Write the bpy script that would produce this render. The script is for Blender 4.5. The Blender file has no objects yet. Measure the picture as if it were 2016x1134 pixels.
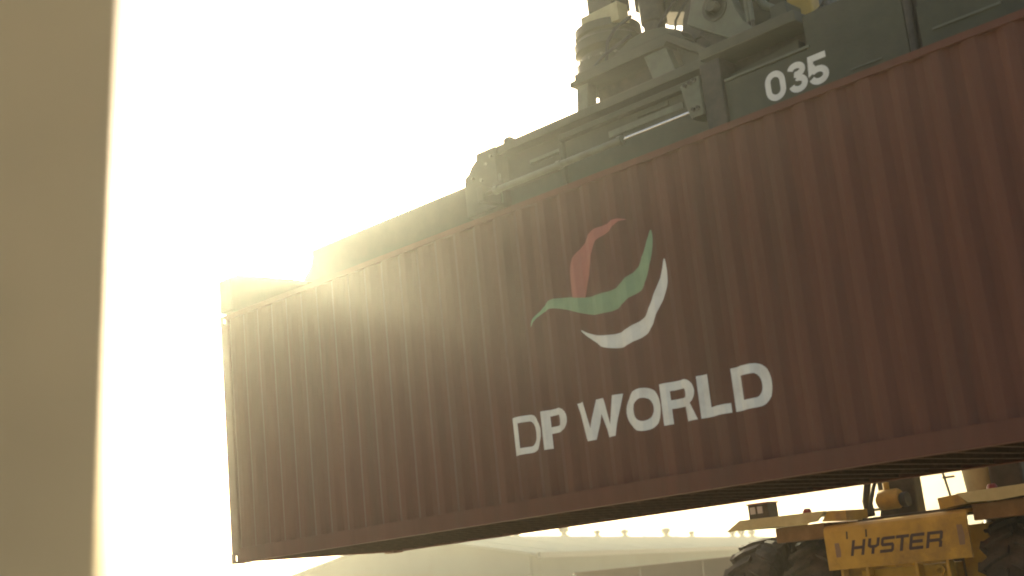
import bpy, bmesh, math, random
from mathutils import Vector, Matrix
random.seed(7)
R = math.radians
scene = bpy.context.scene
C = scene.collection

# ------------------------------------------------------------------ camera
Z0 = 2.05                                   # height of the hanging container's underside
cam_d = bpy.data.cameras.new('camera')
cam = bpy.data.objects.new('camera', cam_d); C.objects.link(cam)
right = Vector((0.71085, 0.69606, -0.10096)); down = Vector((-0.23079, 0.09524, -0.96833)); fwd = Vector((-0.66440, 0.71164, 0.22835))
m = Matrix((right, -down, -fwd)).transposed().to_4x4()
m.translation = Vector((12.7191, -8.4763, Z0 - 0.6049))
cam.matrix_world = m
cam_d.sensor_width = 36.0
cam_d.lens = 45.03
cam_d.clip_start = 0.05; cam_d.clip_end = 2000
cam_d.dof.use_dof = True
cam_d.dof.focus_distance = 13.5
cam_d.dof.aperture_fstop = 1.3
scene.camera = cam

# ------------------------------------------------------------------ sky and sun
SUN = Vector((-0.8019, 0.5312, 0.2731)).normalized()
elev = math.asin(SUN.z)
world = bpy.data.worlds.new('World'); scene.world = world; world.use_nodes = True
nt = world.node_tree; nt.nodes.clear()
sky = nt.nodes.new('ShaderNodeTexSky'); sky.sky_type = 'NISHITA'; sky.sun_disc = False
sky.sun_elevation = elev; sky.sun_rotation = math.atan2(SUN.x, SUN.y)
sky.air_density = 1.0; sky.dust_density = 7.0; sky.ozone_density = 0.6
bg = nt.nodes.new('ShaderNodeBackground'); bg.inputs['Strength'].default_value = 0.12
wo = nt.nodes.new('ShaderNodeOutputWorld')
nt.links.new(sky.outputs[0], bg.inputs[0]); nt.links.new(bg.outputs[0], wo.inputs[0])
sun_d = bpy.data.lights.new('sun', 'SUN'); sun_d.energy = 5.0; sun_d.angle = R(0.53); sun_d.color = (1.0, 0.92, 0.59)
sun = bpy.data.objects.new('sun', sun_d); C.objects.link(sun)
sun.rotation_euler = SUN.to_track_quat('Z', 'Y').to_euler(); sun.location = (-40, 30, 30)
scene.view_settings.view_transform = 'Standard'; scene.view_settings.look = 'None'
scene.view_settings.exposure = 1.33; scene.view_settings.gamma = 1.0
scene.view_settings.use_curve_mapping = False
scene.cycles.use_denoising = True
scene.cycles.max_bounces = 6
scene.cycles.filter_width = 2.0

# ------------------------------------------------------------------ materials
def mat(name, col, rough=0.6, metal=0.0, var=0.25, scale=6.0, dirt=None, dirt_amt=0.0, bump=0.0, stretch=(1, 1, 1), bscale=40.0, spec=0.35):
    mt = bpy.data.materials.new(name); mt.use_nodes = True
    t = mt.node_tree; b = t.nodes['Principled BSDF']
    b.inputs['Roughness'].default_value = rough; b.inputs['Metallic'].default_value = metal; b.inputs['Specular IOR Level'].default_value = spec
    co = t.nodes.new('ShaderNodeTexCoord'); mp = t.nodes.new('ShaderNodeMapping')
    mp.inputs['Scale'].default_value = stretch
    t.links.new(co.outputs['Object'], mp.inputs[0])
    n = t.nodes.new('ShaderNodeTexNoise'); n.inputs['Scale'].default_value = scale; n.inputs['Detail'].default_value = 5; n.inputs['Roughness'].default_value = 0.62
    t.links.new(mp.outputs[0], n.inputs['Vector'])
    r = t.nodes.new('ShaderNodeValToRGB')
    r.color_ramp.elements[0].position = 0.3; r.color_ramp.elements[1].position = 0.7
    lo = [c * (1 - var) for c in col]; hi = [min(1, c * (1 + var)) for c in col]
    r.color_ramp.elements[0].color = (*lo, 1); r.color_ramp.elements[1].color = (*hi, 1)
    t.links.new(n.outputs['Fac'], r.inputs[0])
    out = r.outputs[0]
    if dirt:
        n2 = t.nodes.new('ShaderNodeTexNoise'); n2.inputs['Scale'].default_value = scale * 0.37; n2.inputs['Detail'].default_value = 8; n2.inputs['Roughness'].default_value = 0.7
        t.links.new(mp.outputs[0], n2.inputs['Vector'])
        r2 = t.nodes.new('ShaderNodeValToRGB'); r2.color_ramp.elements[0].position = 0.48; r2.color_ramp.elements[1].position = 0.68
        r2.color_ramp.elements[0].color = (0, 0, 0, 1); r2.color_ramp.elements[1].color = (dirt_amt,) * 3 + (1,)
        t.links.new(n2.outputs['Fac'], r2.inputs[0])
        mx = t.nodes.new('ShaderNodeMixRGB'); t.links.new(r2.outputs[0], mx.inputs[0]); t.links.new(out, mx.inputs[1]); mx.inputs[2].default_value = (*dirt, 1)
        out = mx.outputs[0]
    t.links.new(out, b.inputs['Base Color'])
    if bump:
        n3 = t.nodes.new('ShaderNodeTexNoise'); n3.inputs['Scale'].default_value = bscale; n3.inputs['Detail'].default_value = 4
        t.links.new(mp.outputs[0], n3.inputs['Vector'])
        bp = t.nodes.new('ShaderNodeBump'); bp.inputs['Strength'].default_value = bump; bp.inputs['Distance'].default_value = 0.02
        t.links.new(n3.outputs['Fac'], bp.inputs['Height']); t.links.new(bp.outputs[0], b.inputs['Normal'])
    return mt
M = {}
M['cont'] = mat('container_paint', (0.124, 0.052, 0.032), 0.70, spec=0.19, var=0.12, scale=3.5, dirt=(0.10, 0.056, 0.036), dirt_amt=0.6, bump=0.10, stretch=(1.6, 1.6, 0.22), bscale=5)
M['cont_under'] = mat('underside_paint', (0.085, 0.056, 0.037), 0.9, spec=0.05, var=0.3, scale=8)
M['white'] = mat('white_lettering', (0.66, 0.65, 0.58), 0.7, var=0.05, scale=9, dirt=(0.45, 0.40, 0.34), dirt_amt=0.5)
M['logo_red'] = mat('logo_red_paint', (0.34, 0.12, 0.09), 0.7, var=0.08)
M['logo_green'] = mat('logo_green_paint', (0.20, 0.29, 0.165), 0.7, var=0.08)
M['spr'] = mat('spreader_paint', (0.054, 0.054, 0.028), 0.55, var=0.18, scale=5, dirt=(0.06, 0.045, 0.028), dirt_amt=0.45, bump=0.06)
M['arm'] = mat('arm_paint', (0.052, 0.042, 0.024), 0.7, var=0.2, scale=4, dirt=(0.07, 0.05, 0.03), dirt_amt=0.5, spec=0.2)
M['spr_lt'] = mat('spreader_light_paint', (0.105, 0.112, 0.072), 0.5, var=0.2, scale=6, dirt=(0.09, 0.075, 0.05), dirt_amt=0.6)
M['steel'] = mat('chrome_rod', (0.75, 0.75, 0.72), 0.22, metal=1.0, var=0.05)
M['black'] = mat('black_rubber', (0.022, 0.021, 0.02), 0.65, var=0.3)
M['tyre'] = mat('tyre_rubber', (0.045, 0.040, 0.034), 0.85, var=0.35, scale=7, dirt=(0.11, 0.085, 0.06), dirt_amt=0.6, bump=0.25)
M['yellow'] = mat('yellow_paint', (0.42, 0.27, 0.045), 0.6, var=0.16, scale=4, dirt=(0.17, 0.105, 0.045), dirt_amt=0.9, bump=0.05)
M['yellow_shade'] = mat('shaded_yellow_paint', (0.17, 0.10, 0.045), 0.8, var=0.25, scale=6)  # yellow paint browned, the shade under the fender put into its colour
M['cream'] = mat('dusty_fender_paint', (0.40, 0.365, 0.20), 0.6, var=0.14, scale=5, dirt=(0.30, 0.22, 0.12), dirt_amt=0.6)
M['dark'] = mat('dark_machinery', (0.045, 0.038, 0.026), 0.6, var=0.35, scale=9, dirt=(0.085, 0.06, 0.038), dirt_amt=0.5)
M['lens'] = mat('lamp_lens', (0.42, 0.40, 0.38), 0.15, var=0.1)
M['glass'] = mat('cab_glass', (0.04, 0.05, 0.05), 0.08, var=0.05)
M['decal'] = mat('dark_decal', (0.045, 0.03, 0.035), 0.5, var=0.1)
M['decal_blue'] = mat('blue_decal', (0.20, 0.135, 0.085), 0.5, var=0.2)
M['red'] = mat('red_cap', (0.20, 0.035, 0.03), 0.5, var=0.1)
M['wall'] = mat('warehouse_sheet', (0.085, 0.11, 0.105), 0.9, spec=0.05, var=0.07, scale=0.4, dirt=(0.07, 0.075, 0.06), dirt_amt=0.6)
M['roof'] = mat('warehouse_roof_sheet', (0.10, 0.13, 0.135), 0.9, spec=0.0, var=0.08, scale=0.5)
M['vent'] = mat('galvanised_vent', (0.07, 0.08, 0.075), 0.5, var=0.15)
M['brownwall'] = mat('brown_wall', (0.09, 0.055, 0.032), 0.8, var=0.15, scale=1.5)
M['post'] = mat('tan_column_paint', (0.60, 0.45, 0.24), 0.8, var=0.16, scale=5, dirt=(0.34, 0.24, 0.13), dirt_amt=0.7, bump=0.03)
M['ground'] = mat('concrete_yard', (0.42, 0.36, 0.27), 0.9, var=0.15, scale=0.25, dirt=(0.16, 0.14, 0.12), dirt_amt=0.6)

# ------------------------------------------------------------------ builders
WORLD = {}
def tag(o, label=None, cat=None, group=None, kind=None):
    if label: o['label'] = label
    if cat: o['category'] = cat
    if group: o['group'] = group
    if kind: o['kind'] = kind
    return o
def thing(name, label, cat, loc, group=None):
    o = bpy.data.objects.new(name, None); C.objects.link(o); o.location = loc; o.empty_display_size = 0.3
    WORLD[o.name] = Vector(loc)
    return tag(o, label, cat, group, 'thing')
class MB:
    def __init__(s): s.v = []; s.f = []
    def add(s, vs, fs):
        n = len(s.v); s.v += [tuple(v) for v in vs]; s.f += [tuple(i + n for i in f) for f in fs]; return s
    def box(s, x0, x1, y0, y1, z0, z1):
        return s.add([(x0, y0, z0), (x1, y0, z0), (x1, y1, z0), (x0, y1, z0), (x0, y0, z1), (x1, y0, z1), (x1, y1, z1), (x0, y1, z1)],
                     [(0, 3, 2, 1), (4, 5, 6, 7), (0, 1, 5, 4), (1, 2, 6, 5), (2, 3, 7, 6), (3, 0, 4, 7)])
    def prism(s, poly, y0, y1):              # outline in x,z extruded along y
        n = len(poly)
        a = sum(poly[i][0] * poly[(i + 1) % n][1] - poly[(i + 1) % n][0] * poly[i][1] for i in range(n))
        if a < 0: poly = poly[::-1]
        vs = [(x, y0, z) for x, z in poly] + [(x, y1, z) for x, z in poly]
        fs = [tuple(range(n)), tuple(range(2 * n - 1, n - 1, -1))]
        fs += [((i + 1) % n, i, i + n, (i + 1) % n + n) for i in range(n)]
        return s.add(vs, fs)
    def prism_x(s, poly, x0, x1):            # outline in y,z extruded along x
        n = len(poly)
        a = sum(poly[i][0] * poly[(i + 1) % n][1] - poly[(i + 1) % n][0] * poly[i][1] for i in range(n))
        if a < 0: poly = poly[::-1]
        vs = [(x0, y, z) for y, z in poly] + [(x1, y, z) for y, z in poly]
        fs = [tuple(range(n - 1, -1, -1)), tuple(range(n, 2 * n))]
        fs += [(i, (i + 1) % n, (i + 1) % n + n, i + n) for i in range(n)]
        return s.add(vs, fs)
    def tube(s, pts, r, n=12, caps=True):
        pts = [Vector(q) for q in pts]; rs = r if isinstance(r, (list, tuple)) else [r] * len(pts)
        base = len(s.v); ref = None
        for i, q in enumerate(pts):
            d = (pts[min(i + 1, len(pts) - 1)] - pts[max(i - 1, 0)])
            if d.length < 1e-9: d = pts[-1] - pts[0]
            d.normalize()
            if ref is None:
                ref = Vector((0, 0, 1)) if abs(d.z) < 0.9 else Vector((1, 0, 0))
            u = d.cross(ref).normalized(); w = u.cross(d).normalized(); ref = w
            for k in range(n):
                a = 2 * math.pi * k / n
                s.v.append(tuple(q + (u * math.cos(a) + w * math.sin(a)) * rs[i]))
        for i in range(len(pts) - 1):
            for k in range(n):
                a, b = base + i * n + k, base + i * n + (k + 1) % n
                s.f.append((a, b, b + n, a + n))
        if caps:
            s.f.append(tuple(base + k for k in range(n - 1, -1, -1)))
            e = base + (len(pts) - 1) * n
            s.f.append(tuple(e + k for k in range(n)))
        return s
    def lathe(s, prof, c, axis='z', n=24):   # prof: (radius, height) list about an axis through c
        base = len(s.v)
        for r_, h in prof:
            for k in range(n):
                a = 2 * math.pi * k / n
                p, q = r_ * math.cos(a), r_ * math.sin(a)
                s.v.append({'z': (c[0] + p, c[1] + q, c[2] + h), 'x': (c[0] + h, c[1] + p, c[2] + q), 'y': (c[0] + q, c[1] + h, c[2] + p)}[axis])
        for i in range(len(prof) - 1):
            for k in range(n):
                a, b = base + i * n + k, base + i * n + (k + 1) % n
                s.f.append((a, b, b + n, a + n))
        return s
    def build(s, name, mt, parent=None, bevel=0.0, smooth=False, origin=None, dz=0.0):
        vs = [Vector(v) + Vector((0, 0, dz)) for v in s.v]
        lo = Vector([min(v[i] for v in vs) for i in range(3)]); hi = Vector([max(v[i] for v in vs) for i in range(3)])
        o_w = Vector(origin) if origin is not None else Vector(((lo.x + hi.x) / 2, (lo.y + hi.y) / 2, lo.z))
        me = bpy.data.meshes.new(name); me.from_pydata([tuple(v - o_w) for v in vs], [], s.f)
        bm = bmesh.new(); bm.from_mesh(me); bmesh.ops.recalc_face_normals(bm, faces=bm.faces); bm.to_mesh(me); bm.free()
        me.materials.append(mt)
        if smooth:
            for p_ in me.polygons: p_.use_smooth = True
            me.set_sharp_from_angle(angle=R(40))
        o = bpy.data.objects.new(name, me); C.objects.link(o)
        if parent is not None:
            o.parent = parent; o.location = o_w - WORLD[parent.name]
        else: o.location = o_w
        WORLD[o.name] = o_w
        if bevel:
            b = o.modifiers.new('bevel', 'BEVEL'); b.width = bevel; b.segments = 2; b.limit_method = 'ANGLE'; b.angle_limit = R(40)
        return o

# flat lettering and marks -----------------------------------------------------
def arc(cx, cy, rx, ry, a0, a1, n=10):
    return [(cx + rx * math.cos(R(a0 + (a1 - a0) * i / n)), cy + ry * math.sin(R(a0 + (a1 - a0) * i / n))) for i in range(n + 1)]
def ribbon(pts, t):
    L, Rr = [], []
    for i, p in enumerate(pts):
        a = Vector(pts[max(i - 1, 0)]); b = Vector(pts[min(i + 1, len(pts) - 1)]); q = Vector(p)
        d1 = (q - a).normalized() if i > 0 else (b - q).normalized()
        d2 = (b - q).normalized() if i < len(pts) - 1 else d1
        n1 = Vector((-d1.y, d1.x)); n2 = Vector((-d2.y, d2.x)); nn = (n1 + n2)
        nn = nn.normalized() if nn.length > 1e-6 else n1
        k = t / 2 / max(0.5, nn.dot(n1))
        L.append(tuple(q + nn * k)); Rr.append(tuple(q - nn * k))
    return L + Rr[::-1]
def glyph(ch, w, t, tv=None):
    h = tv or t                              # t: upright stroke, h: level stroke; cap height 1
    if ch == 'D':
        return [[(0, 0), (0, 1)] + arc(w - .46, .5, .46, .5, 90, -90, 14), [(t, h), (t, 1 - h)] + arc(w - .46, .5, .46 - t, .5 - h, 90, -90, 14)]
    if ch == 'P':
        return [[(0, 0), (0, 1)] + arc(w - .30, .69, .30, .31, 90, -90, 10) + [(t, .38), (t, 0)], [(t, .38 + h), (t, 1 - h)] + arc(w - .30, .69, .30 - t, .31 - h, 90, -90, 10)]
    if ch == 'R':
        return [[(0, 0), (0, 1)] + arc(w - .32, .69, .32, .31, 90, -62, 10) + [(w, 0), (w - t * 1.2, 0), (w - .32 - t * .1, .36), (t, .36), (t, 0)],
                [(t, .36 + h), (t, 1 - h)] + arc(w - .34, .68, .32 - t, .32 - h, 90, -90, 10)]
    if ch == 'W':
        s = t * 1.08
        return [[(0, 1), (s, 1), (w * .285, .30), (w * .43, 1), (w * .57, 1), (w * .715, .30), (w - s, 1), (w, 1), (w * .80, 0), (w * .63, 0), (w * .5, .62), (w * .37, 0), (w * .20, 0)]]
    if ch == 'O':
        return [arc(w / 2, .5, w / 2, .52, 0, 360, 32)[:-1], arc(w / 2, .5, w / 2 - t, .52 - h, 0, 360, 32)[:-1]]
    if ch == 'L': return [[(0, 0), (0, 1), (t, 1), (t, h), (w, h), (w, 0)]]
    if ch == 'H': return [[(0, 0), (0, 1), (t, 1), (t, .5 + h / 2), (w - t, .5 + h / 2), (w - t, 1), (w, 1), (w, 0), (w - t, 0), (w - t, .5 - h / 2), (t, .5 - h / 2), (t, 0)]]
    if ch == 'Y': return [[(0, 1), (t, 1), (t, .62), (t * 1.3, .56), (w - t * 1.3, .56), (w - t, .62), (w - t, 1), (w, 1), (w, .5), (w - t, .38), (w / 2 + t / 2, .38), (w / 2 + t / 2, 0), (w / 2 - t / 2, 0), (w / 2 - t / 2, .38), (t, .38), (0, .5)]]
    if ch == 'T': return [[(0, 1), (w, 1), (w, 1 - h), (w / 2 + t / 2, 1 - h), (w / 2 + t / 2, 0), (w / 2 - t / 2, 0), (w / 2 - t / 2, 1 - h), (0, 1 - h)]]
    if ch == 'E': return [[(0, .1), (0, .9), (.08, 1), (w, 1), (w, 1 - h), (t, 1 - h), (t, .5 + h / 2), (w * .92, .5 + h / 2), (w * .92, .5 - h / 2), (t, .5 - h / 2), (t, h), (w, h), (w, 0), (.08, 0)]]
    if ch == 'S': return [ribbon([(w, 1 - h / 2), (t * .8, 1 - h / 2), (t / 2, 1 - h * .8), (t / 2, .5 + h * .4), (t * .8, .5), (w - t * .8, .5), (w - t / 2, .5 - h * .4), (w - t / 2, h * .8), (w - t * .8, h / 2), (0, h / 2)], h)]
    if ch == 'Q':  # squared italic R of the truck plate
        return [[(0, 0), (0, 1), (w - .1, 1), (w, .9), (w, .52), (w - .09, .42), (w, .34), (w, 0), (w - t, 0), (w - t, .30), (w - t - .04, .35), (t, .35), (t, 0)], [(t, .35 + h), (t, 1 - h), (w - t, 1 - h), (w - t, .35 + h)]]
    if ch == '0':
        r = w / 2
        return [arc(r, 1 - r, r, r, 0, 180, 14) + arc(r, r, r, r, 180, 360, 14), arc(r, 1 - r, r - t, r - t, 0, 180, 14) + arc(r, r, r - t, r - t, 180, 360, 14)]
    if ch == '5':
        r = (w - t) / 2; ry = .305 - t / 2
        return [ribbon([(w * .96, 1 - t / 2), (t * .75, 1 - t / 2), (t * .55, .50), (t * 1.0, .56)] + arc(w / 2, .305, r, ry, 118, -165, 20), t)]
    if ch == '3':
        r = (w - t) / 2
        return [ribbon(arc(w / 2, .745, r * .93, .255 - t / 2, 172, -90, 16) + [(w * .46, .49)], t), ribbon([(w * .46, .5)] + arc(w / 2, .29, r, .29 - t / 2, 90, -172, 16), t)]
def flat_mesh(loops, layer=0):
    cu = bpy.data.curves.new('outline', 'CURVE'); cu.dimensions = '2D'; cu.fill_mode = 'FRONT'
    for lp in loops:
        sp = cu.splines.new('POLY'); sp.points.add(len(lp) - 1); sp.use_cyclic_u = True
        for q, (x, y) in zip(sp.points, lp): q.co = (x, y, 0, 1)
    ob = bpy.data.objects.new('outline', cu); C.objects.link(ob)
    bpy.context.view_layer.update()
    me = bpy.data.meshes.new_from_object(ob.evaluated_get(bpy.context.evaluated_depsgraph_get()))
    bpy.data.objects.remove(ob); bpy.data.curves.remove(cu)
    return me
def mark(name, sets, mt, parent, yfun, breaks=(), off=0.003, dz=Z0, label=None):
    """paint in the x,z plane laid on the surface y = yfun(x); sets: list of loop lists"""
    bm = bmesh.new()
    for k, loops in enumerate(sets):
        me = flat_mesh(loops); b2 = bmesh.new(); b2.from_mesh(me); bpy.data.meshes.remove(me)
        xs = [v.co.x for v in b2.verts]
        if xs:
            for bx in breaks:
                if min(xs) < bx < max(xs):
                    bmesh.ops.bisect_plane(b2, geom=b2.verts[:] + b2.edges[:] + b2.faces[:], plane_co=(bx, 0, 0), plane_no=(1, 0, 0), dist=1e-6)
        if breaks:
            for k_ in range(1, 12):
                bz = .15 + 2.7 * k_ / 12
                bmesh.ops.bisect_plane(b2, geom=b2.verts[:] + b2.edges[:] + b2.faces[:], plane_co=(0, bz, 0), plane_no=(0, 1, 0), dist=1e-6)
        mp = {}
        for v in b2.verts: mp[v] = bm.verts.new((v.co.x, yfun(v.co.x) + (dent(v.co.x, v.co.y) if breaks else 0) - off - 0.0006 * (k % 2), v.co.y + dz))
        for f in b2.faces:
            try: bm.faces.new([mp[v] for v in f.verts])
            except ValueError: pass
        b2.free()
    bm.normal_update()
    for f in bm.faces:
        if f.normal.y > 0: f.normal_flip()
    c = Vector((sum(v.co.x for v in bm.verts) / len(bm.verts), 0, min(v.co.z for v in bm.verts))); c.y = yfun(c.x)
    for v in bm.verts: v.co -= c
    me = bpy.data.meshes.new(name); bm.to_mesh(me); bm.free(); me.materials.append(mt)
    o = bpy.data.objects.new(name, me); C.objects.link(o); o.parent = parent; o.location = c - WORLD[parent.name]; WORLD[o.name] = c
    if label: o['label'] = label
    return o
def place(loops, x, z, sx, sz, shear=0.0):
    return [[(x + px * sx + shear * pz * sz, z + pz * sz) for px, pz in lp] for lp in loops]

# ------------------------------------------------------------------ setting
g = MB().box(-300, 300, -300, 300, -0.6, 0).build('ground', M['ground']); tag(g, 'pale concrete container yard', None, kind='structure')

# warehouse beyond the yard
E = Vector((-16.81, 22.61, 0)); u = Vector((-0.395, 0.9187, 0)); v = Vector((-0.9187, -0.395, 0))
he, hr, wd, ln = 2.58, 3.62, 9.19, 72.0
wh = thing('warehouse', 'long low grey-green sheet-metal shed with gabled roof behind the hanging container', 'warehouse', (E + v * wd / 2 + u * ln / 2))
def W(a, b, z): q = E + u * a + v * b; return (q.x, q.y, z)
def plate(name, pts, mt, thick, parent, bevel=0):
    b = MB(); n = (Vector(pts[1]) - Vector(pts[0])).cross(Vector(pts[2]) - Vector(pts[1])).normalized() * thick
    k = len(pts); b.add(list(pts) + [tuple(Vector(q) - n) for q in pts], [tuple(range(k)), tuple(range(2 * k - 1, k - 1, -1))] + [((i + 1) % k, i, i + k, (i + 1) % k + k) for i in range(k)])
    return b.build(name, mt, parent, bevel)
plate('gable_wall', [W(0, 0, 0), W(0, 0, he - .05), W(0, wd / 2, hr - .05), W(0, wd, he - .05), W(0, wd, 0)], M['wall'], 0.15, wh)
plate('side_wall', [W(.2, 0.0, 0), W(ln, 0.0, 0), W(ln, 0.0, he - .1), W(.2, 0.0, he - .1)], M['wall'], 0.15, wh)
plate('side_wall', [W(.2, wd, 0), W(.2, wd, he - .1), W(ln, wd, he - .1), W(ln, wd, 0)], M['wall'], 0.15, wh)
plate('gable_wall', [W(ln, 0, 0), W(ln, wd, 0), W(ln, wd, he - .05), W(ln, wd / 2, hr - .05), W(ln, 0, he - .05)], M['wall'], 0.15, wh)
nsheet = 25                                   # roof sheets, each a strip of its own
for i in range(nsheet):
    a0 = -.35 + (ln + .7) * i / nsheet; a1 = -.35 + (ln + .7) * (i + 1) / nsheet - .03
    lift = 0.012 * (i % 2)
    plate('roof_sheet', [W(a0, -.4, he - .05 + lift), W(a1, -.4, he - .05 + lift), W(a1, wd / 2, hr + .03 + lift), W(a0, wd / 2, hr + .03 + lift)], M['roof'], 0.06, wh)
    plate('roof_sheet', [W(a0, wd / 2 + .01, hr + .03 + lift), W(a1, wd / 2 + .01, hr + .03 + lift), W(a1, wd + .4, he - .05 + lift), W(a0, wd + .4, he - .05 + lift)], M['roof'], 0.06, wh)
plate('gutter', [W(-.35, -.55, he - .22), W(ln, -.55, he - .22), W(ln, -.55, he - .04), W(-.35, -.55, he - .04)], M['vent'], 0.12, wh)
def vent(a, k):                              # turbine ventilator on the ridge
    c = W(a, wd / 2, hr + .0); h = .16 * k
    MB().lathe([(.15 * k, 0), (.14 * k, h)], c, 'z', 16).build('vent_neck', M['vent'], wh, smooth=True)
    b = MB(); prof = [(r_ * 1.45 * k, h + z_ * 1.15 * k) for r_, z_ in ((.07, 0), (.13, .03), (.165, .10), (.17, .16), (.15, .23), (.08, .28), (.01, .29))]
    b.lathe(prof, c, 'z', 20); b.lathe([(.10 * k, h - .02), (.12 * k, h), (.10 * k, h + .02)], c, 'z', 16)
    b.lathe([(.30 * k, -.03), (.26 * k, .05), (.14 * k, .10)], c, 'z', 16)
    for q in range(20):                      # fins
        an = 2 * math.pi * q / 20
        p0 = [(c[0] + r_ * math.cos(an), c[1] + r_ * math.sin(an), c[2] + z_) for r_, z_ in prof[1:6]]
        p1 = [(c[0] + (r_ + .02) * math.cos(an + .12), c[1] + (r_ + .02) * math.sin(an + .12), c[2] + z_) for r_, z_ in prof[1:6]]
        b.add(p0 + p1, [(i, i + 1, i + 6, i + 5) for i in range(4)])
    b.build('turbine_vent', M['vent'], wh, smooth=True)
for a, k in [(11.2, .6), (17.5, .95), (22.7, .7), (27.7, .84), (36.7, 1.12), (43.4, .8), (56.7, 1.05), (60.2, 1.22), (64.4, 1.22)]:
    vent(a, k)

# brown boundary wall in front of the warehouse
bwp = [Vector((-7.69, 14.56, 0)), Vector((0.16, 23.76, 0))]
bw = thing('boundary_wall', 'low brown boundary wall between the reach stacker tyres and the grey-green shed', 'wall', (bwp[0] + bwp[1]) / 2)
d = (bwp[1] - bwp[0]); L_ = d.length; d.normalize(); n_ = Vector((d.y, -d.x, 0))
for i in range(8):
    a = bwp[0] + d * (L_ * i / 8 + .01); b = bwp[0] + d * (L_ * (i + 1) / 8 - .01)
    plate('wall_panel', [tuple(a), tuple(b), (b.x, b.y, 1.655), (a.x, a.y, 1.655)], M['brownwall'], 0.2, bw)
a = bwp[0] - d * .05 + n_ * .05; b = bwp[1] + n_ * .05
plate('coping', [(a.x, a.y, 1.655), (b.x, b.y, 1.655), (b.x, b.y, 1.69), (a.x, a.y, 1.69)], M['brownwall'], 0.3, bw)

def light_mast(p, h, heads, label):
    r = thing('light_mast', label, 'light mast', (p[0], p[1], 0), 'light masts beyond the warehouse')
    MB().tube([(p[0], p[1], 0), (p[0], p[1], h)], [.09, .06], 10).build('pole', M['vent'], r, smooth=True)
    for dx in heads:
        MB().tube([(p[0], p[1], h - .1), (p[0] + dx * .5, p[1] + dx * .5, h)], .05, 8).build('lamp_arm', M['vent'], r)
        MB().box(p[0] + dx * .5 - .3, p[0] + dx * .5 + .3, p[1] + dx * .5 - .3, p[1] + dx * .5 + .3, h - .1, h + .1).build('lamp_head', M['vent'], r, 0.03)
MASTS = [((-79.6, 113.9), 8.1, (1,), 'shorter single-headed light mast standing behind the shed turbine vents'),
         ((-82.4, 111.5), 10.0, (-1, 1), 'tall thin twin-headed light mast standing behind the shed turbine vents'),
         ((-68.7, 124.0), 10.4, (1,), 'thin light mast standing far behind the reach stacker work lamp box'),
         ((-111.3, 84.7), 8.6, (-1, 1), 'thin light mast standing behind the sloping gable end of the shed')]
for a_ in MASTS: light_mast(*a_)

# ------------------------------------------------------------------ hanging container
CL, CW, CH = 12.192, 2.438, 2.896
ct = thing('shipping_container', 'dark red corrugated shipping container hanging from the spreader', 'container', (CL / 2, CW / 2, Z0))
X0, PITCH = 0.215, 0.2780
SEG = [(0, .012), (.072, .012), (.140, .048), (.210, .048), (.278, .012)]
def corr(x):
    t = (x - X0) % PITCH
    for (a, ya), (b, yb) in zip(SEG, SEG[1:]):
        if t <= b: return ya + (yb - ya) * (t - a) / (b - a)
    return .012
BREAKS = [X0 + k * PITCH + s for k in range(-1, 44) for s in (0, .072, .140, .210)]
BREAKS = [b for b in BREAKS if .15 < b < CL - .15]
DENTS = [(2.1, 1.1, .5, .012), (3.6, 2.2, .6, .010), (4.4, .5, .5, .008), (7.9, 1.6, .7, .014), (8.8, .7, .5, .012), (9.3, 2.2, .5, .010), (10.8, 1.3, .8, .014)]
def dent(x, z):
    e = math.sin(math.pi * min(1, max(0, (z - .15) / 2.7)))
    v_ = .004 * math.sin(1.7 * x + .9) * math.sin(1.9 * z + .4 * x)
    for dx, dz_, r_, a_ in DENTS: v_ += a_ * math.exp(-((x - dx) ** 2 + (z - dz_) ** 2) / (r_ * r_) * 2.2)
    return v_ * e
def corr_sheet(name, y, sgn, z0, z1):
    xs = [.15] + BREAKS + [CL - .15]; b = MB(); vs = []; n = len(xs)
    zs = [z0 + (z1 - z0) * k / 12 for k in range(13)]
    for z in zs: vs += [(x, y + sgn * (corr(x) + dent(x, z)), z) for x in xs]
    b.add(vs, [(i + n * k, i + 1 + n * k, i + 1 + n * (k + 1), i + n * (k + 1)) for k in range(12) for i in range(n - 1)])
    return b.build(name, M['cont'], ct, dz=Z0)
side = corr_sheet('side_panel', 0, 1, .15, 2.85)
corr_sheet('side_panel', CW, -1, .15, 2.85)
for y in (0.0, CW - .06): MB().box(.17, CL - .17, y, y + .06, 2.832, 2.89).build('top_rail', M['cont'], ct, .002, dz=Z0)
for y, s in ((0.0, 1), (CW, -1)):
    MB().prism_x([(y, .012), (y, .168), (y + s * .055, .172), (y + s * .055, .163), (y + s * .008, .158), (y + s * .008, .022), (y + s * .11, .022), (y + s * .11, .012)], .17, CL - .17).build('bottom_rail', M['cont'], ct, .002, dz=Z0)
for x in (0.004, CL - .164):
    for y in (.004, CW - .154): MB().box(x, x + .16, y, y + .15, .118, CH - .118).build('corner_post', M['cont'], ct, .008, dz=Z0)
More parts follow.
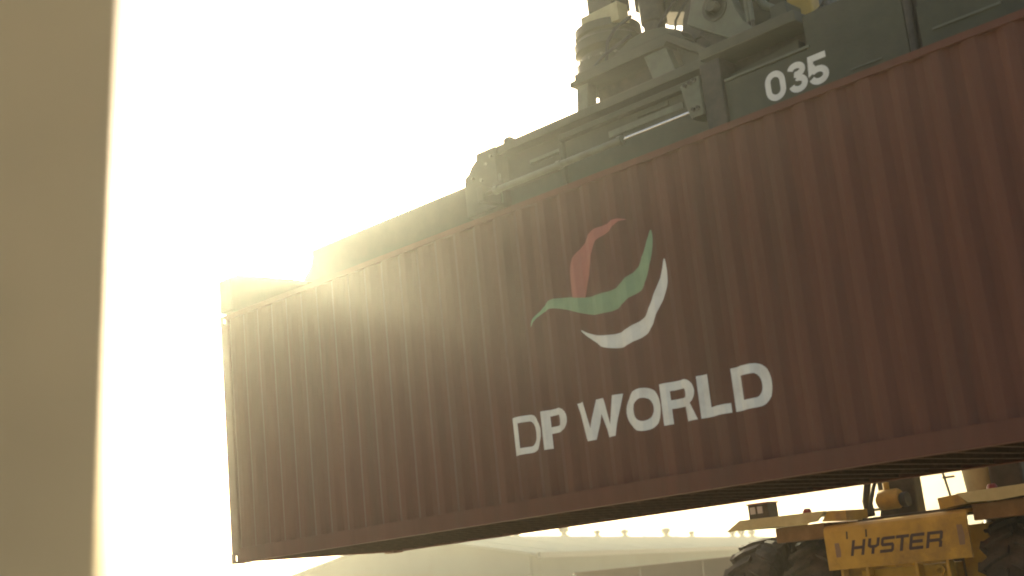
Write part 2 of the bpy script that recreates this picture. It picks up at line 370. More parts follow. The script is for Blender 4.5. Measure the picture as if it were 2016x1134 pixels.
def casting(fx, fy, fz):
    """hollow corner fitting with an oval slot in its outer faces"""
    b = MB(); lx, ly, lz, t = .178, .162, .118, .026
    def frame(plane, w, h, hw, hh):          # four bars round a hole
        return [(0, w, 0, (h - hh) / 2), (0, w, (h + hh) / 2, h), (0, (w - hw) / 2, (h - hh) / 2, (h + hh) / 2), ((w + hw) / 2, w, (h - hh) / 2, (h + hh) / 2)]
    for a0, a1, c0, c1 in frame('xz', lx, lz, .052, .070): b.box(a0, a1, 0, t, c0, c1)
    for a0, a1, c0, c1 in frame('yz', ly - .002, lz, .056, .070): b.box(0.0, t, .002 + a0, .002 + a1, c0, c1)
    for a0, a1, c0, c1 in frame('xy', lx - .004, ly - .004, .10, .064): b.box(.002 + a0, .002 + a1, .002 + c0, .002 + c1, .0015, t)
    b.box(.002, lx, .002, ly, lz - .012, lz - .001); b.box(lx - .012, lx - .001, .002, ly, .002, lz); b.box(.002, lx, ly - .012, ly - .001, .002, lz)
    vs = []
    for x, y, z in b.v:
        vs.append((x if fx == 0 else CL - x, y if fy == 0 else CW - y, z if fz == 0 else CH - z))
    b.v = vs
    b.build('corner_casting', M['cont'], ct, .003, dz=Z0)
for fx in (0, 1):
    for fy in (0, 1):
        for fz in (0, 1): casting(fx, fy, fz)
n = 40                                         # floor cross-members, each its own channel
for i in range(n):
    x = .30 + (CL - .6) * i / (n - 1)
    MB().prism([(x, .022), (x + .045, .022), (x + .045, .026), (x + .0045, .026), (x + .0045, .14), (x + .045, .14), (x + .045, .1445), (x, .1445)], .12, CW - .12).build('cross_member', M['cont_under'], ct, dz=Z0)
MB().box(.16, CL - .16, .06, CW - .06, .146, .172).build('floor', M['cont_under'], ct, dz=Z0)
for x in (.006, CL - .126): MB().box(x, x + .12, .165, CW - .165, .016, .12).build('end_sill', M['cont'], ct, .004, dz=Z0); 
for x in (.006, CL - .126): MB().box(x, x + .12, .165, CW - .165, CH - .12, CH - .012).build('end_header', M['cont'], ct, .004, dz=Z0)
ys = []; y = .155
b = MB(); prof = []
k = 0
while y < CW - .155:
    prof.append((y, .03 if k % 4 in (0, 1) else .065)); y += (.1 if k % 2 == 0 else .06); k += 1
prof.append((CW - .155, .03))
b.add([(x_, y_, .12) for y_, x_ in prof] + [(x_, y_, CH - .12) for y_, x_ in prof], [(i, i + 1, i + 1 + len(prof), i + len(prof)) for i in range(len(prof) - 1)])
b.build('end_wall', M['cont'], ct, dz=Z0)
for y0, y1 in ((.16, CW / 2 - .008), (CW / 2 + .008, CW - .16)):
    dr = MB().box(CL - .06, CL - .01, y0, y1, .125, CH - .125).build('door', M['cont'], ct, .004, dz=Z0)
    for q in (.28, .72):
        yy = y0 + (y1 - y0) * q; MB().tube([(CL + .012, yy, .1), (CL + .012, yy, CH - .1)], .017, 8).build('lock_rod', M['spr_lt'], dr, dz=Z0)
b = MB(); xs = [.17 + i * (CL - .34) / 120 for i in range(121)]
b.add([(x, y_, CH - .03 + (.012 if (i // 2) % 2 else 0)) for y_ in (.05, CW - .05) for i, x in enumerate(xs)], [(i, i + 1, i + 122, i + 121) for i in range(120)])
b.build('roof_panel', M['cont'], ct, dz=Z0)
# lettering and emblem on the near side
word = []
for ch, x0, x1, t, tv in (('D', 4.605, 4.966, .245, .17), ('P', 4.986, 5.292, .25, .17), ('W', 5.400, 5.922, .25, .2), ('O', 5.938, 6.328, .28, .24), ('R', 6.342, 6.685, .26, .21), ('L', 6.710, 7.006, .28, .22), ('D', 7.036, 7.410, .29, .22)):
    h = .347; word.append(place(glyph(ch, (x1 - x0) / h, t, tv), x0, .577, h, h))
mark('lettering', word, M['white'], ct, corr, BREAKS, off=.004, label='white DP WORLD lettering')
def smooth_loop(pts, it=2):
    for _ in range(it):
        q = []
        for i in range(len(pts)):
            a, b = pts[i], pts[(i + 1) % len(pts)]
            q += [(a[0] * .75 + b[0] * .25, a[1] * .75 + b[1] * .25), (a[0] * .25 + b[0] * .75, a[1] * .25 + b[1] * .75)]
        pts = q
    return pts
red = [(6.214, 2.397), (6.102, 2.433), (5.993, 2.423), (5.829, 2.41), (5.72, 2.325), (5.582, 2.243), (5.529, 2.148), (5.515, 2.022), (5.516, 1.69), (5.520, 1.862), (5.522, 1.853), (5.60, 1.84), (5.63, 1.832), (5.637, 1.84), (5.687, 1.98), (5.74, 2.095), (5.821, 2.266), (5.869, 2.318), (5.982, 2.347), (6.066, 2.375), (6.137, 2.404)]
green = [(4.977, 1.69), (4.993, 1.763), (5.077, 1.832), (5.172, 1.886), (5.276, 1.906), (5.444, 1.882), (5.604, 1.836), (5.792, 1.818), (5.928, 1.828), (6.063, 1.847), (6.108, 1.888), (6.233, 1.94), (6.335, 2.018), (6.406, 2.143), (6.45, 2.265), (6.456, 2.161), (6.432, 2.023), (6.393, 1.91), (6.349, 1.819), (6.28, 1.754), (6.147, 1.724), (6.047, 1.665), (5.926, 1.645), (5.766, 1.645), (5.635, 1.681), (5.48, 1.747), (5.292, 1.816), (5.178, 1.824), (5.072, 1.8), (5.004, 1.738)]
white = [(5.555, 1.566), (5.623, 1.509), (5.764, 1.458), (5.92, 1.44), (6.052, 1.449), (6.147, 1.479), (6.268, 1.519), (6.355, 1.595), (6.425, 1.72), (6.498, 1.864), (6.536, 1.986), (6.555, 1.91), (6.554, 1.81), (6.529, 1.715), (6.454, 1.592), (6.388, 1.487), (6.351, 1.414), (6.269, 1.372), (6.083, 1.32), (5.978, 1.307), (5.799, 1.343), (5.702, 1.409), (5.606, 1.487)]
mark('emblem_swoosh', [[smooth_loop(red, 2)]], M['logo_red'], ct, corr, BREAKS, label='red swoosh of the round emblem')
mark('emblem_swoosh', [[smooth_loop(green, 2)]], M['logo_green'], ct, corr, BREAKS, label='green S-shaped swoosh of the round emblem')
mark('emblem_swoosh', [[smooth_loop(white, 2)]], M['white'], ct, corr, BREAKS, label='white lower swoosh of the round emblem')

# ------------------------------------------------------------------ spreader
sp = thing('container_spreader', 'dark green telescopic spreader numbered 035 on top of the container', 'spreader', (6.1, CW / 2, Z0 + CH + .01))
def S(b, name, mt='spr', bevel=.008, smooth=False, parent=None): return b.build(name, M[mt], parent or sp, bevel, smooth, dz=Z0)
arm_prof = [(4.6, 3.83), (.22, 3.83), (.18, 3.63), (-.0, 3.49), (-.0, 3.04), (.36, 3.04), (.52, 3.22), (4.6, 3.22)]
S(MB().prism(arm_prof, 1.28, 1.74), 'telescopic_arm', 'arm')
S(MB().prism([(CL - x, z) for x, z in arm_prof], .70, 1.18), 'telescopic_arm', 'arm')
for sx in (0, 1):
    def fx(a, b): return (a, b) if sx == 0 else (CL - b, CL - a)
    a, b2 = fx(.012, .27)
    y_ends = [(.004, 2.93), (.004, 3.33), (.12, 3.375), (.9, 3.40), (1.55, 3.40), (CW - .12, 3.375), (CW + .01, 3.33), (CW + .01, 2.93), (CW - .35, 2.93), (CW - .55, 3.06), (.55, 3.06), (.35, 2.93)]
    eb = S(MB().prism_x(y_ends, a, b2), 'end_beam', 'arm', bevel=.012)
    for y in (.085, CW - .085):
        xx = fx(.05, .13)
        tl = S(MB().lathe([(0, -.14), (.028, -.10), (.028, -.02), (.04, -.02), (.04, .05), (0, .05)], ((xx[0] + xx[1]) / 2, y, 2.90), 'z', 12), 'twistlock', 'dark', 0, True, eb)
        if y < 1: S(MB().box(a - .012, a + .06, y - .05, y + .05, 2.945, 3.02), 'flipper_arm', 'dark', .006, False, eb)
# fixed sleeves of the main frame
end_prof = [(3.86, 3.1), (3.86, 3.48), (3.88, 3.55), (3.93, 3.57), (3.985, 3.64), (4.06, 3.685), (4.065, 3.75), (10.4, 3.75), (10.4, 3.1)]
S(MB().prism(end_prof, 1.22, 1.95), 'sleeve_beam')
near_prof = [(3.86, 3.12), (3.86, 3.48), (3.88, 3.55), (3.93, 3.57), (3.985, 3.64), (4.06, 3.685), (4.065, 3.75), (4.34, 3.75), (4.34, 3.12)]
ep = S(MB().prism(near_prof, .46, 1.215), 'sleeve_end_plate')
for x, z, r_ in ((4.2, 3.6, .016), (4.28, 3.66, .016), (4.0, 3.5, .016), (4.12, 3.45, .02)):
    S(MB().lathe([(0, -.02), (r_, -.02), (r_, .005), (0, .005)], (x, .456, z), 'y', 8), 'bolt', 'spr_lt', 0, True, ep)
S(MB().box(4.345, 7.1, .62, 1.21, 3.12, 3.655), 'sleeve_beam')
S(MB().box(4.345, 7.1, .48, 1.21, 3.66, 3.75), 'top_flange')
S(MB().box(4.345, 5.6, .56, .618, 3.30, 3.36), 'guide_rail')
S(MB().lathe([(0, 0), (.06, 0), (.06, .11), (.035, .13), (0, .13)], (4.40, .62, 3.72), 'z', 14), 'beacon_cap', 'dark', 0, True)
S(MB().tube([(4.42, .40, 3.42), (4.42, .40, 3.12)], .012, 8), 'locking_pin', 'spr_lt', 0)
S(MB().box(4.36, 4.50, .36, .455, 3.28, 3.34), 'lug', 'spr')
S(MB().box(4.75, 5.30, .50, .556, 3.44, 3.475), 'guide_rail', 'spr_lt', .004)
# lower sleeve in front, cylinder along it
S(MB().box(5.33, 7.2, .34, .615, 3.02, 3.44), 'lower_sleeve')
S(MB().box(5.33, 7.2, .28, .612, 3.445, 3.505), 'sleeve_flange')
S(MB().box(5.31, 5.36, .30, .60, 3.02, 3.43), 'sleeve_end_plate', 'spr', .005)
S(MB().box(5.9, 6.75, .325, .338, 3.30, 3.36), 'wear_strip', 'spr_lt', .003)
S(MB().box(6.25, 6.6, .318, .338, 3.375, 3.42), 'wear_strip', 'spr', .003)
cy = S(MB().tube([(4.55, .2, 3.18), (6.14, .2, 3.18)], .032, 14), 'hydraulic_cylinder', 'spr_lt', 0, True)
S(MB().tube([(6.142, .2, 3.18), (6.92, .2, 3.18)], .0145, 10), 'piston_rod', 'steel', 0, True, cy)
for x in (4.53, 5.36, 6.10): S(MB().tube([(x, .2, 3.18), (x + .05, .2, 3.18)], .044, 14), 'collar', 'spr_lt', 0, True, cy)
S(MB().tube([(4.40, .2, 3.18), (4.53, .2, 3.18)], .022, 10), 'clevis', 'spr', 0, True, cy)
S(MB().box(4.34, 4.42, .14, .46, 3.10, 3.26), 'cylinder_lug')
br = S(MB().prism([(6.86, 3.42), (7.06, 3.45), (7.06, 3.10), (6.93, 3.10), (6.90, 3.2)], .15, .335), 'cylinder_bracket', 'spr_lt')
for x, z in ((6.92, 3.40), (6.97, 3.41), (7.02, 3.42), (6.97, 3.17), (7.02, 3.17)):
    S(MB().lathe([(0, -.022), (.018, -.022), (.018, .004), (0, .004)], (x, .148, z), 'y', 6), 'bolt', 'dark', 0, False, br)
S(MB().box(7.07, 7.27, .17, .62, 2.93, 3.54), 'upright_post', 'dark')
# side beam above the number plate
S(MB().box(7.10, 8.04, .14, .47, 3.56, 3.655), 'top_flange', 'spr')
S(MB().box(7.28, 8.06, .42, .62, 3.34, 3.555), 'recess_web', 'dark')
S(MB().prism([(7.28, 3.345), (7.28, 3.41), (7.95, 3.47), (7.95, 3.345)], .30, .415), 'ledge_plate', 'spr')
S(MB().box(7.28, 8.10, .19, .415, 3.318, 3.342), 'ledge_plate', 'spr_lt', .004)
pl = S(MB().prism([(7.275, 2.925), (8.90, 2.925), (8.90, 3.60), (8.07, 3.60), (8.07, 3.312), (7.275, 3.312)], .20, .235), 'number_plate', 'spr', .006)
S(MB().box(8.09, 8.90, .24, .9, 3.0, 3.58), 'centre_beam')
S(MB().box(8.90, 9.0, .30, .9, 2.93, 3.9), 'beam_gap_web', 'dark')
S(MB().tube([(8.925, .235, 2.95), (8.925, .235, 4.0)], .036, 12), 'vertical_pipe', 'dark', 0, True)
S(MB().box(9.0, 10.6, .20, .9, 2.925, 3.30), 'side_beam', 'spr')
S(MB().box(9.0, 10.6, .235, .9, 3.305, 3.7), 'side_beam', 'spr')
S(MB().box(9.10, 9.62, .188, .198, 3.065, 3.085), 'highlight_strip', 'spr_lt', .002)  # light-coloured strip standing in for a highlight along a flange edge
S(MB().box(8.42, 8.68, .188, .198, 3.0, 3.012), 'highlight_strip', 'spr_lt', .002, False)  # shorter strip, likewise a highlight put in as lighter colour
digits = []
for ch, x0, x1, z in (('0', 7.650, 7.838, 3.0), ('3', 7.862, 8.035, 3.0), ('5', 8.045, 8.228, 3.0)):
    h = .252; digits.append(place(glyph(ch, (x1 - x0) / h, .205), x0, z - .008, h, h))
dd = []
for dgt in digits:
    if len(dgt) == 2 and dgt is digits[1]: dd += [[dgt[0]], [dgt[1]]]
    else: dd.append(dgt)
mark('lettering', dd, M['white'], pl, lambda x: .20, (), label='white stencilled number 035')
# rotator pedestal
S(MB().prism([(5.24, 4.10), (5.24, 4.15), (5.31, 4.155), (5.31, 4.21), (6.46, 4.21), (6.88, 3.89), (6.85, 3.83), (6.44, 4.13), (6.40, 4.10)], .66, 1.85), 'pedestal_cap')
S(MB().prism([(5.29, 4.095), (5.22, 3.5), (5.36, 3.5), (5.43, 4.095)], .70, .84), 'pedestal_leg', 'spr_lt')
S(MB().prism([(6.14, 4.095), (6.29, 3.56), (6.56, 3.56), (6.40, 4.095)], .69, .80), 'pedestal_leg', 'spr_lt')
S(MB().prism([(6.45, 4.10), (6.60, 3.56), (6.95, 3.56), (6.84, 3.82)], .78, .86), 'pedestal_gusset')
hole = [(5.415, 3.875), (5.425, 3.935), (5.52, 3.925)]
wm = [[(5.37, 3.5), (5.37, 4.095), (6.3, 4.095), (6.45, 3.5)], hole]
S(MB().prism([(5.37, 3.5), (5.37, 4.095), (5.425, 4.095), (5.425, 3.935), (5.415, 3.875), (5.415, 3.5)], .93, .96), 'pedestal_web', 'dark', bevel=0)  # dark material stands in for the shade between the pedestal legs
S(MB().prism([(5.416, 3.5), (5.416, 3.874), (5.521, 3.925), (5.426, 3.936), (5.426, 4.095), (6.3, 4.095), (6.45, 3.5)], .93, .96), 'pedestal_web', 'dark', bevel=0)  # same shade put into the colour of the larger web piece
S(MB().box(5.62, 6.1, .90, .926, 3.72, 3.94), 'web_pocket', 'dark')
S(MB().prism([(5.24, 4.095), (5.22, 3.76), (5.40, 3.76), (5.40, 4.095)], 1.70, 1.84), 'pedestal_leg')
S(MB().box(5.35, 6.85, 1.0, 1.9, 3.752, 3.80), 'pedestal_base')
# slewing ring, gear drum and motors
c0 = (5.36, 1.22, 0)
sr = S(MB().lathe([(0, 4.212), (.35, 4.212), (.36, 4.25), (.36, 4.42), (.32, 4.44), (.31, 4.50), (.33, 4.53), (.36, 4.55), (.365, 4.64), (.33, 4.67), (.315, 4.70), (.34, 4.72), (.34, 4.80), (0, 4.80)], c0, 'z', 40), 'slewing_ring', 'spr', 0, True)
for k in range(16):
    an = 2 * math.pi * k / 16
    S(MB().lathe([(0, 0), (.018, 0), (.018, .03), (0, .03)], (c0[0] + .345 * math.cos(an), c0[1] + .345 * math.sin(an), 4.41), 'z', 6), 'ring_bolt', 'spr_lt', 0, False, sr)
S(MB().box(5.22, 5.70, .98, 1.15, 4.735, 4.935), 'valve_box', 'cream', .01)
S(MB().box(5.31, 5.62, 1.0, 1.3, 4.94, 5.7), 'motor_housing', 'spr')
S(MB().prism([(5.62, 4.212), (5.70, 4.30), (5.90, 4.39), (6.10, 4.41), (6.30, 4.37), (6.48, 4.27), (6.54, 4.165)], .82, 1.7), 'pedestal_dome', 'spr')
S(MB().tube([(5.99, 1.15, 4.38), (5.99, 1.15, 4.60), (5.99, 1.15, 4.62), (5.99, 1.15, 5.4)], [.10, .11, .13, .14], 16), 'slew_motor', 'dark', 0, True)
S(MB().prism([(5.66, 4.915), (6.10, 4.74), (6.30, 4.66), (6.42, 4.62), (6.66, 4.55), (6.66, 5.8), (5.66, 5.8)], 1.32, 1.9), 'rotator_head', 'dark')
S(MB().prism([(6.36, 4.20), (6.42, 4.44), (6.50, 4.62), (6.56, 5.4), (6.80, 5.4), (6.80, 4.2)], 1.0, 1.30), 'rotator_bracket', 'dark')
S(MB().tube([(6.05, 1.02, 4.36), (6.15, 1.0, 4.50), (6.30, 1.0, 4.62), (6.5, 1.0, 4.76)], .016, 8), 'hose', 'black', 0, True)
S(MB().tube([(6.30, 1.02, 4.34), (6.34, 1.0, 4.46), (6.42, 1.0, 4.55), (6.6, 1.0, 4.66)], .012, 8), 'hose', 'black', 0, True)
S(MB().tube([(5.52, .92, 4.30), (5.60, .88, 4.50), (5.68, .92, 4.62), (5.84, 1.0, 4.72)], .018, 8), 'hose', 'black', 0, True)
S(MB().tube([(5.35, .84, 4.24), (5.6, .80, 4.34), (5.95, .80, 4.42)], .018, 8), 'hose', 'black', 0, True)
S(MB().box(6.46, 7.06, 1.0, 1.9, 3.802, 4.19), 'dark_filler', 'dark', .01)  # filler box added to darken the bright gap behind the cap
S(MB().box(7.45, 7.69, 1.12, 1.28, 3.80, 4.55), 'hose_guard', 'yellow', .02)
S(MB().tube([(7.72, 1.05, 3.76), (7.74, 1.05, 3.98), (7.86, 1.05, 4.06), (7.92, 1.05, 3.76)], .03, 10), 'hose', 'dark', 0, True)
# tilting yoke with its pivot
yk = S(MB().prism([(6.60, 4.26), (6.66, 4.40), (6.74, 4.66), (6.80, 5.0), (7.06, 5.0), (7.05, 4.62), (7.08, 4.42), (7.13, 4.22), (7.20, 4.06), (7.34, 3.90), (7.36, 3.70), (7.20, 3.70), (7.07, 3.93)], .78, .92), 'yoke_arm', 'spr_lt', .01)
S(MB().lathe([(0, -.05), (.05, -.05), (.055, 0), (.055, .02), (.10, .02), (.10, .03), (0, .03)], (6.925, .76, 4.30), 'y', 24), 'pivot_pin', 'spr', 0, True, yk)
S(MB().lathe([(.10, -.008), (.13, -.008), (.13, .01), (.10, .01)], (6.925, .775, 4.30), 'y', 28), 'pivot_ring', 'spr', 0, True, yk)
S(MB().prism([(6.62, 4.2), (6.70, 4.30), (7.1, 3.98), (7.3, 3.75), (6.95, 3.75)], .94, 1.6), 'yoke_cross_plate', 'dark')
S(MB().box(6.85, 7.30, .95, 1.9, 3.75, 3.92), 'yoke_foot', 'spr')
S(MB().box(6.66, 7.62, 1.3, 2.1, 3.93, 5.6), 'tilt_frame', 'spr')
for x in (7.235, 7.275):
    hs = S(MB().tube([(x, .80, 3.68), (x, .80, 4.35)], .017, 8), 'hose', 'dark', 0, True)
    S(MB().tube([(x, .80, 4.04), (x, .80, 5.0)], .021, 8), 'hose_sleeve', 'spr_lt', 0, True, hs)
S(MB().tube([(7.25, .95, 4.35), (7.33, .95, 4.20), (7.42, .95, 4.13)], .038, 10), 'pipe_elbow', 'spr_lt', 0, True)
S(MB().box(7.42, 7.58, .86, 1.25, 3.66, 4.12), 'junction_box', 'spr')

# ------------------------------------------------------------------ reach stacker
XC = 6.10
rs = thing('reach_stacker', 'yellow reach stacker marked HYSTER carrying the container', 'reach stacker', (XC, 7.5, 0))
def T(b, name, mt='yellow', bevel=.01, smooth=False, parent=None): return b.build(name, M[mt], parent or rs, bevel, smooth)
zp = Z0
fp_prof = [(4.0, zp - .75), (4.0, zp - .345), (4.012, zp - .31), (4.04, zp - .285), (4.09, zp - .272), (4.35, zp - .265), (4.35, zp - .30), (4.06, zp - .31), (4.03, zp - .36), (4.03, zp - .75)]
fpl = T(MB().prism_x(fp_prof, 5.285, 6.915), 'front_plate', 'yellow', .004)
hy = []
xs_ = [(5.572, .125, 'H'), (5.735, .112, 'Y'), (5.872, .15, 'S'), (6.040, .135, 'T'), (6.205, .155, 'E'), (6.388, .185, 'Q')]
for x, w_, ch in [(5.572, .160, 'H'), (5.765, .135, 'Y'), (5.915, .160, 'S'), (6.085, .150, 'T'), (6.245, .160, 'E'), (6.435, .175, 'Q')]:
    h = .162; hy.append(place(glyph(ch, w_ / h, .215, .20), x, zp - .620, h, h, .28))
mark('lettering', hy, M['decal'], fpl, lambda x: 4.0, (), dz=0, label='dark HYSTER lettering')
mark('decal', [[[(5.40, zp - .62), (5.455, zp - .62), (5.465, zp - .56), (5.455, zp - .47), (5.40, zp - .47)]]], M['decal_blue'], fpl, lambda x: 4.0, (), dz=0)
mark('decal', [[[(6.80, zp - .62), (6.86, zp - .62), (6.87, zp - .53), (6.86, zp - .42), (6.80, zp - .42)]]], M['decal_blue'], fpl, lambda x: 4.0, (), dz=0)
for x in (5.78, 5.55): mark('scratch', [[[(x, zp - .44), (x + .02, zp - .44), (x + .028, zp - .36), (x + .008, zp - .36)]]], M['dark'], fpl, lambda x: 4.0, (), dz=0)
for x in (5.42, 5.72, 6.28, 6.62): T(MB().box(x, x + .035, 4.0, 4.12, .95, zp - .752), 'bracket')
T(MB().box(5.60, 6.66, 4.12, 4.3, 1.02, 1.27), 'tow_beam')
tb = T(MB().lathe([(.03, 0), (.055, 0), (.055, .04), (.03, .04)], (6.50, 4.09, 1.20), 'y', 16), 'tow_eye', 'yellow', 0, True)
T(MB().box(5.3, 6.9, 4.2, 4.34, .55, 1.0), 'axle_guard', 'dark')
T(MB().tube([(3.9, 4.86, .86), (8.3, 4.86, .86)], .22, 16), 'drive_axle', 'dark', 0, True)
# chassis and rear
T(MB().box(5.25, 5.55, 4.36, 11.2, .75, 1.62), 'chassis_rail'); T(MB().box(6.65, 6.95, 4.36, 11.2, .75, 1.62), 'chassis_rail')
T(MB().box(5.56, 6.64, 6.2, 11.0, .80, 1.55), 'engine_bay', 'dark')
T(MB().prism_x([(10.2, .5), (10.2, 1.85), (11.4, 1.95), (11.9, 1.6), (11.9, .6), (11.4, .45)], 4.85, 7.35), 'counterweight', 'yellow', .04)
cab = T(MB().prism_x([(6.7, 1.63), (6.7, 2.6), (7.0, 3.35), (8.3, 3.35), (8.45, 1.63)], 6.66, 7.95), 'cab', 'yellow', .03)
T(MB().prism_x([(6.66, 2.62), (6.96, 3.27), (6.98, 3.26), (6.69, 2.61)], 6.76, 7.85), 'windscreen', 'glass', 0, False, cab)
T(MB().box(6.645, 6.66, 7.1, 8.2, 2.4, 3.2), 'side_window', 'glass', 0, False, cab)
# boom with inner section, and lift cylinders
def beam(b, p0, p1, hw, hh):
    p0, p1 = Vector(p0), Vector(p1); d_ = (p1 - p0).normalized(); up = d_.cross(Vector((1, 0, 0))); up = up if up.z > 0 else -up; ax = Vector((1, 0, 0))
    vs = [p + ax * sx * hw + up * sz * hh for p in (p0, p1) for sx, sz in ((-1, -1), (1, -1), (1, 1), (-1, 1))]
    return b.add(vs, [(0, 1, 2, 3), (7, 6, 5, 4), (0, 4, 5, 1), (1, 5, 6, 2), (2, 6, 7, 3), (3, 7, 4, 0)])
bo = T(beam(MB(), (XC, 11.3, 2.6), (XC, 4.4, 6.35), .46, .50), 'boom', 'yellow', .02)
T(beam(MB(), (XC, 4.6, 6.24), (XC, 1.3, 8.03), .37, .40), 'boom_extension', 'yellow', .02)
T(MB().box(XC - .5, XC + .5, .9, 1.7, 7.35, 8.5), 'boom_head', 'yellow', .03)
T(MB().box(XC - .3, XC + .3, 1.02, 1.45, 7.0, 7.34), 'hanger', 'spr', .02)
for sx in (-1, 1):
    x = XC + sx * .62
    lc = T(MB().tube([(x, 5.05, 1.40), (x, 6.0, 3.7)], .135, 18), 'lift_cylinder', 'dark', 0, True)
    T(MB().tube([(x, 6.0, 3.7), (x, 6.55, 5.03)], .075, 14), 'lift_rod', 'steel', 0, True, lc)
    T(MB().tube([(x - .2, 6.55, 5.03), (x + .2, 6.55, 5.03)], .09, 12), 'lift_pin', 'dark', 0, True, lc)
# fenders over the paired front wheels
for sx in (-1, 1):
    def mx(x): return x if sx < 0 else 2 * XC - x
    f1 = MB().prism([(mx(4.03), zp - .212), (mx(4.235), zp - .10), (mx(5.345), zp - .115), (mx(5.235), zp - .218), (mx(4.93), zp - .232), (mx(4.6), zp - .212)], 3.99, 4.02)
    fd = T(f1, 'fender', 'cream', .004)
    T(MB().prism([(mx(4.09), zp - .19), (mx(4.24), zp - .103), (mx(5.34), zp - .118), (mx(5.34), zp - .138), (mx(4.25), zp - .123), (mx(4.10), zp - .21)], 4.022, 5.6), 'fender_sheet', 'cream', .004, False, fd)
    T(MB().prism([(mx(5.35), zp - .12), (mx(5.575), zp - .135), (mx(5.565), zp - .25), (mx(5.26), zp - .225)], 4.04, 4.5), 'fender_bracket', 'yellow', .006, False, fd)
    T(MB().prism_x([(4.10, zp - .235), (4.10, zp - .40), (5.4, zp - .40), (5.4, zp - .235)], min(mx(4.62), mx(5.255)), max(mx(4.62), mx(5.255))), 'fender_skirt', 'yellow_shade', .01, False, fd)  # skirt in the yellow with shade mixed into its colour
    # twin work lamps in a box on the fender
    x0, x1 = sorted((mx(4.33), mx(4.60)))
    lb = T(MB().box(x0, x1, 4.05, 4.25, zp - .105, zp + .055), 'work_lamp_box', 'dark', .008)
    T(MB().box(x0 - .01, x1 + .01, 4.03, 4.27, zp + .056, zp + .072), 'lamp_hood', 'red', .004, False, lb)
    for k in (.22, .58):
        xx = x0 + (x1 - x0) * k
        T(MB().box(xx - .025, xx + .045, 4.035, 4.048, zp - .05, zp + .03), 'lamp_lens', 'lens', .006, False, lb)
    T(MB().lathe([(0, 0), (.05, 0), (.05, .03), (.035, .05), (0, .055)], (mx(5.03), 4.15, zp - .112), 'z', 14), 'marker_lamp', 'red', 0, True)
# hose loops, hydraulic motor between the fenders
T(MB().lathe([(0, -.13), (.085, -.13), (.11, -.10), (.11, .10), (.09, .13), (0, .13)], (5.80, 4.62, zp - .06), 'x', 18), 'yellow_accumulator', 'yellow', 0, True)
T(MB().lathe([(0, 0), (.07, 0), (.08, .02), (.08, .08), (0, .08)], (5.935, 4.62, zp - .08), 'x', 16), 'accumulator_cap', 'black', 0, True)
T(MB().lathe([(.035, .0), (.035, .08), (0, .085)], (5.78, 4.62, zp + .045), 'z', 10), 'filler_cap', 'yellow', 0, True)
T(MB().box(5.60, 6.04, 4.75, 4.95, zp - .25, zp + .55), 'valve_block', 'dark', .02)
T(MB().tube([(5.56, 4.55, zp - .22), (5.545, 4.55, zp - .05), (5.60, 4.55, zp + .14), (5.68, 4.6, zp + .38)], .042, 10), 'hydraulic_hose', 'black', 0, True)
T(MB().tube([(5.64, 4.5, zp - .22), (5.63, 4.5, zp - .08), (5.68, 4.52, zp + .08), (5.76, 4.6, zp + .32)], .022, 8), 'hydraulic_hose', 'black', 0, True)
T(MB().box(5.5, 7.0, 4.38, 4.6, zp - .33, zp - .235), 'cross_beam', 'dark')
# grab rail and tank by the right fender
gr = T(MB().tube([(6.60, 4.45, zp - .25), (6.53, 4.45, zp + .2), (6.52, 4.45, zp + .8)], .013, 8), 'grab_rail', 'spr_lt', 0, True)
T(MB().box(6.53, 6.66, 4.44, 4.46, zp + .07, zp + .09), 'rail_clip', 'dark', 0)
T(MB().tube([(6.85, 4.75, zp - .25), (6.78, 4.75, zp + .55)], .19, 20), 'oil_tank', 'cream', 0, True)
T(MB().box(7.0, 7.35, 4.5, 5.0, zp - .25, zp + .4), 'air_cleaner', 'dark', .03)

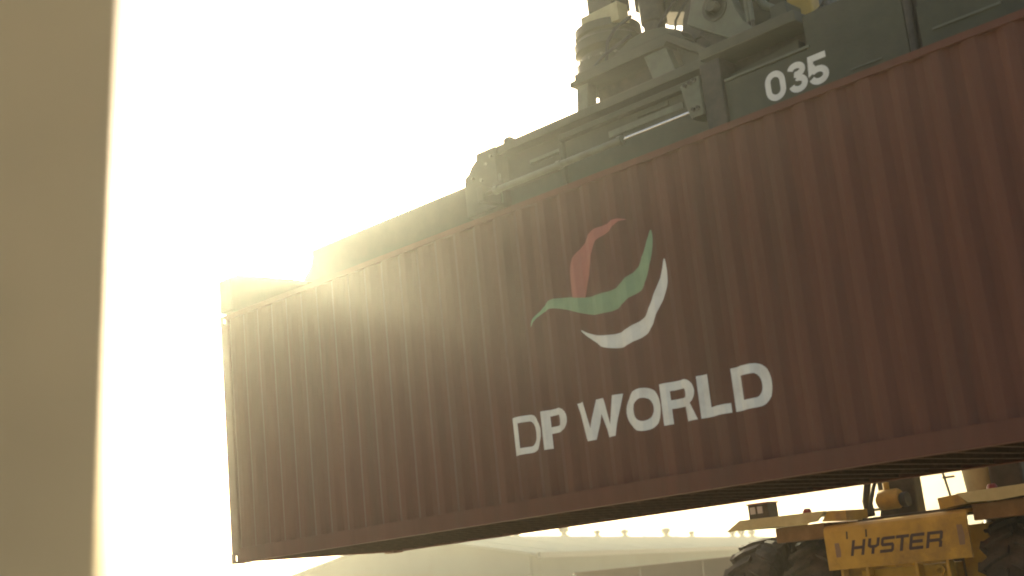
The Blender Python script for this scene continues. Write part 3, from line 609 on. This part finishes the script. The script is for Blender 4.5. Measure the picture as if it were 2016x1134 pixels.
# wheels: tyre with chunky angled lugs, rim with bolts
def make_wheel(width=.60, rad=.83):
    e = bpy.data.objects.new('wheel', None); C.objects.link(e); e.empty_display_size = .2; e.parent = rs; WORLD[e.name] = Vector((0, 0, 0))
    b = MB(); hw = width / 2
    prof = [(.42, -hw * .78), (.50, -hw * .92), (.64, -hw), (.75, -hw * .98), (rad - .015, -hw * .88), (rad, -hw * .6), (rad + .005, 0), (rad, hw * .6), (rad - .015, hw * .88), (.75, hw * .98), (.64, hw), (.50, hw * .92), (.42, hw * .78)]
    b.lathe(prof, (0, 0, 0), 'x', 60)
    nl = 22
    for side in (-1, 1):
        for k in range(nl):
            a = 2 * math.pi * (k + (.5 if side > 0 else 0)) / nl
            for (s0, s1, da0, da1) in ((.06, .55, .0, .10), (.55, .93, .10, .19)):
                pts = []
                for r_off in (-.03, .05):
                    for s_, da in ((s0, da0), (s1, da1)):
                        for wd_ in (-.062, .062):
                            aa = a + da + wd_ * (1.0 if r_off < 0 else .82); r_ = rad + r_off - (.02 if s_ > .9 else 0)
                            pts.append((side * s_ * hw * 1.06, r_ * math.cos(aa), r_ * math.sin(aa)))
                b.add(pts, [(0, 1, 3, 2), (4, 6, 7, 5), (0, 4, 5, 1), (2, 3, 7, 6), (0, 2, 6, 4), (1, 5, 7, 3)])
            pts = []                       # shoulder block wrapping onto the sidewall
            for r_ in (rad + .03, rad - .12):
                for wd_ in (-.055, .055):
                    for xo in (.90, 1.09):
                        aa = a + .19 + wd_; pts.append((side * hw * (xo - (.06 if r_ < rad else 0)), r_ * math.cos(aa), r_ * math.sin(aa)))
            b.add(pts, [(0, 1, 3, 2), (4, 6, 7, 5), (0, 4, 5, 1), (2, 3, 7, 6), (0, 2, 6, 4), (1, 5, 7, 3)])
    b.build('tyre', M['tyre'], e, 0, True, origin=(0, 0, 0))
    MB().lathe([(.43, -hw * .78), (.40, -hw * .7), (.38, -hw * .3), (.16, -hw * .25), (.16, -hw * .5), (0, -hw * .5)], (0, 0, 0), 'x', 32).lathe([(.43, hw * .78), (.40, hw * .7), (.38, hw * .3), (.16, hw * .25), (0, hw * .25)], (0, 0, 0), 'x', 32).lathe([(.40, -hw * .7), (.40, hw * .7)], (0, 0, 0), 'x', 32).build('rim', M['yellow'], e, 0, True, origin=(0, 0, 0))
    return e
w0 = make_wheel()
spots = [(4.12, 4.86), (4.96, 4.86), (7.24, 4.86), (8.02, 4.86), (4.70, 10.0), (7.50, 10.0)]
for i, (x, y) in enumerate(spots):
    if i == 0: w = w0
    else:
        w = w0.copy(); C.objects.link(w); w.parent = rs
        for ch in list(w0.children):
            c_ = ch.copy(); C.objects.link(c_); c_.parent = w
    w.location = Vector((x, y, .86)) - WORLD[rs.name]; w.rotation_euler = (0.13 * i, 0, 0)

# ------------------------------------------------------------------ close column at the left edge
P0 = Vector((12.1950, -8.1722, Z0 + -0.4501)); colz = Vector((0.0, 0.0, 1.0))
COLDIR = Vector((0.0302, 0.0541, 1.0)).normalized()
lc_ = Vector((-0.43, -0.903, 0)).normalized(); bk = Vector((-0.903, 0.43, 0)).normalized()
def cl(z, a, b): q = P0 + COLDIR * ((z - P0.z) / COLDIR.z) + lc_ * a + bk * b; return (q.x, q.y, z)
base = cl(0, .25, .15)
col = thing('steel_column', 'plain tan steel column beside the blank sky, nearest and most blurred thing', 'column', (base[0], base[1], 0))
def prism_col(name, a0, a1, b0, b1, z0, z1, mt='post', bev=.01):
    vs = [cl(z, a, b) for z in (z0, z1) for a, b in ((a0, b0), (a1, b0), (a1, b1), (a0, b1))]
    return MB().add(vs, [(0, 1, 2, 3), (7, 6, 5, 4), (0, 4, 5, 1), (1, 5, 6, 2), (2, 6, 7, 3), (3, 7, 4, 0)]).build(name, M[mt], col, bev)
prism_col('shaft', 0.0, .46, 0.0, .20, .03, 4.2)
prism_col('base_plate', -.08, .54, -.08, .28, 0.002, .028)

# ------------------------------------------------------------------ sunlit haze over the yard, thickened to stand in for lens glare
hz = MB().box(-310, 310, -310, 310, -1.6, 13.0).build('haze', bpy.data.materials.new('haze_air'))
hm = hz.data.materials[0]; hm.use_nodes = True; ht = hm.node_tree; ht.nodes.clear()
ho = ht.nodes.new('ShaderNodeOutputMaterial'); pv = ht.nodes.new('ShaderNodeVolumePrincipled')
pv.inputs['Color'].default_value = (0.97, 0.96, 0.88, 1); pv.inputs['Density'].default_value = 0.00155; pv.inputs['Anisotropy'].default_value = 0.84
ht.links.new(pv.outputs[0], ho.inputs['Volume'])
tag(hz, 'golden sunlit haze filling the yard air', None, kind='stuff')
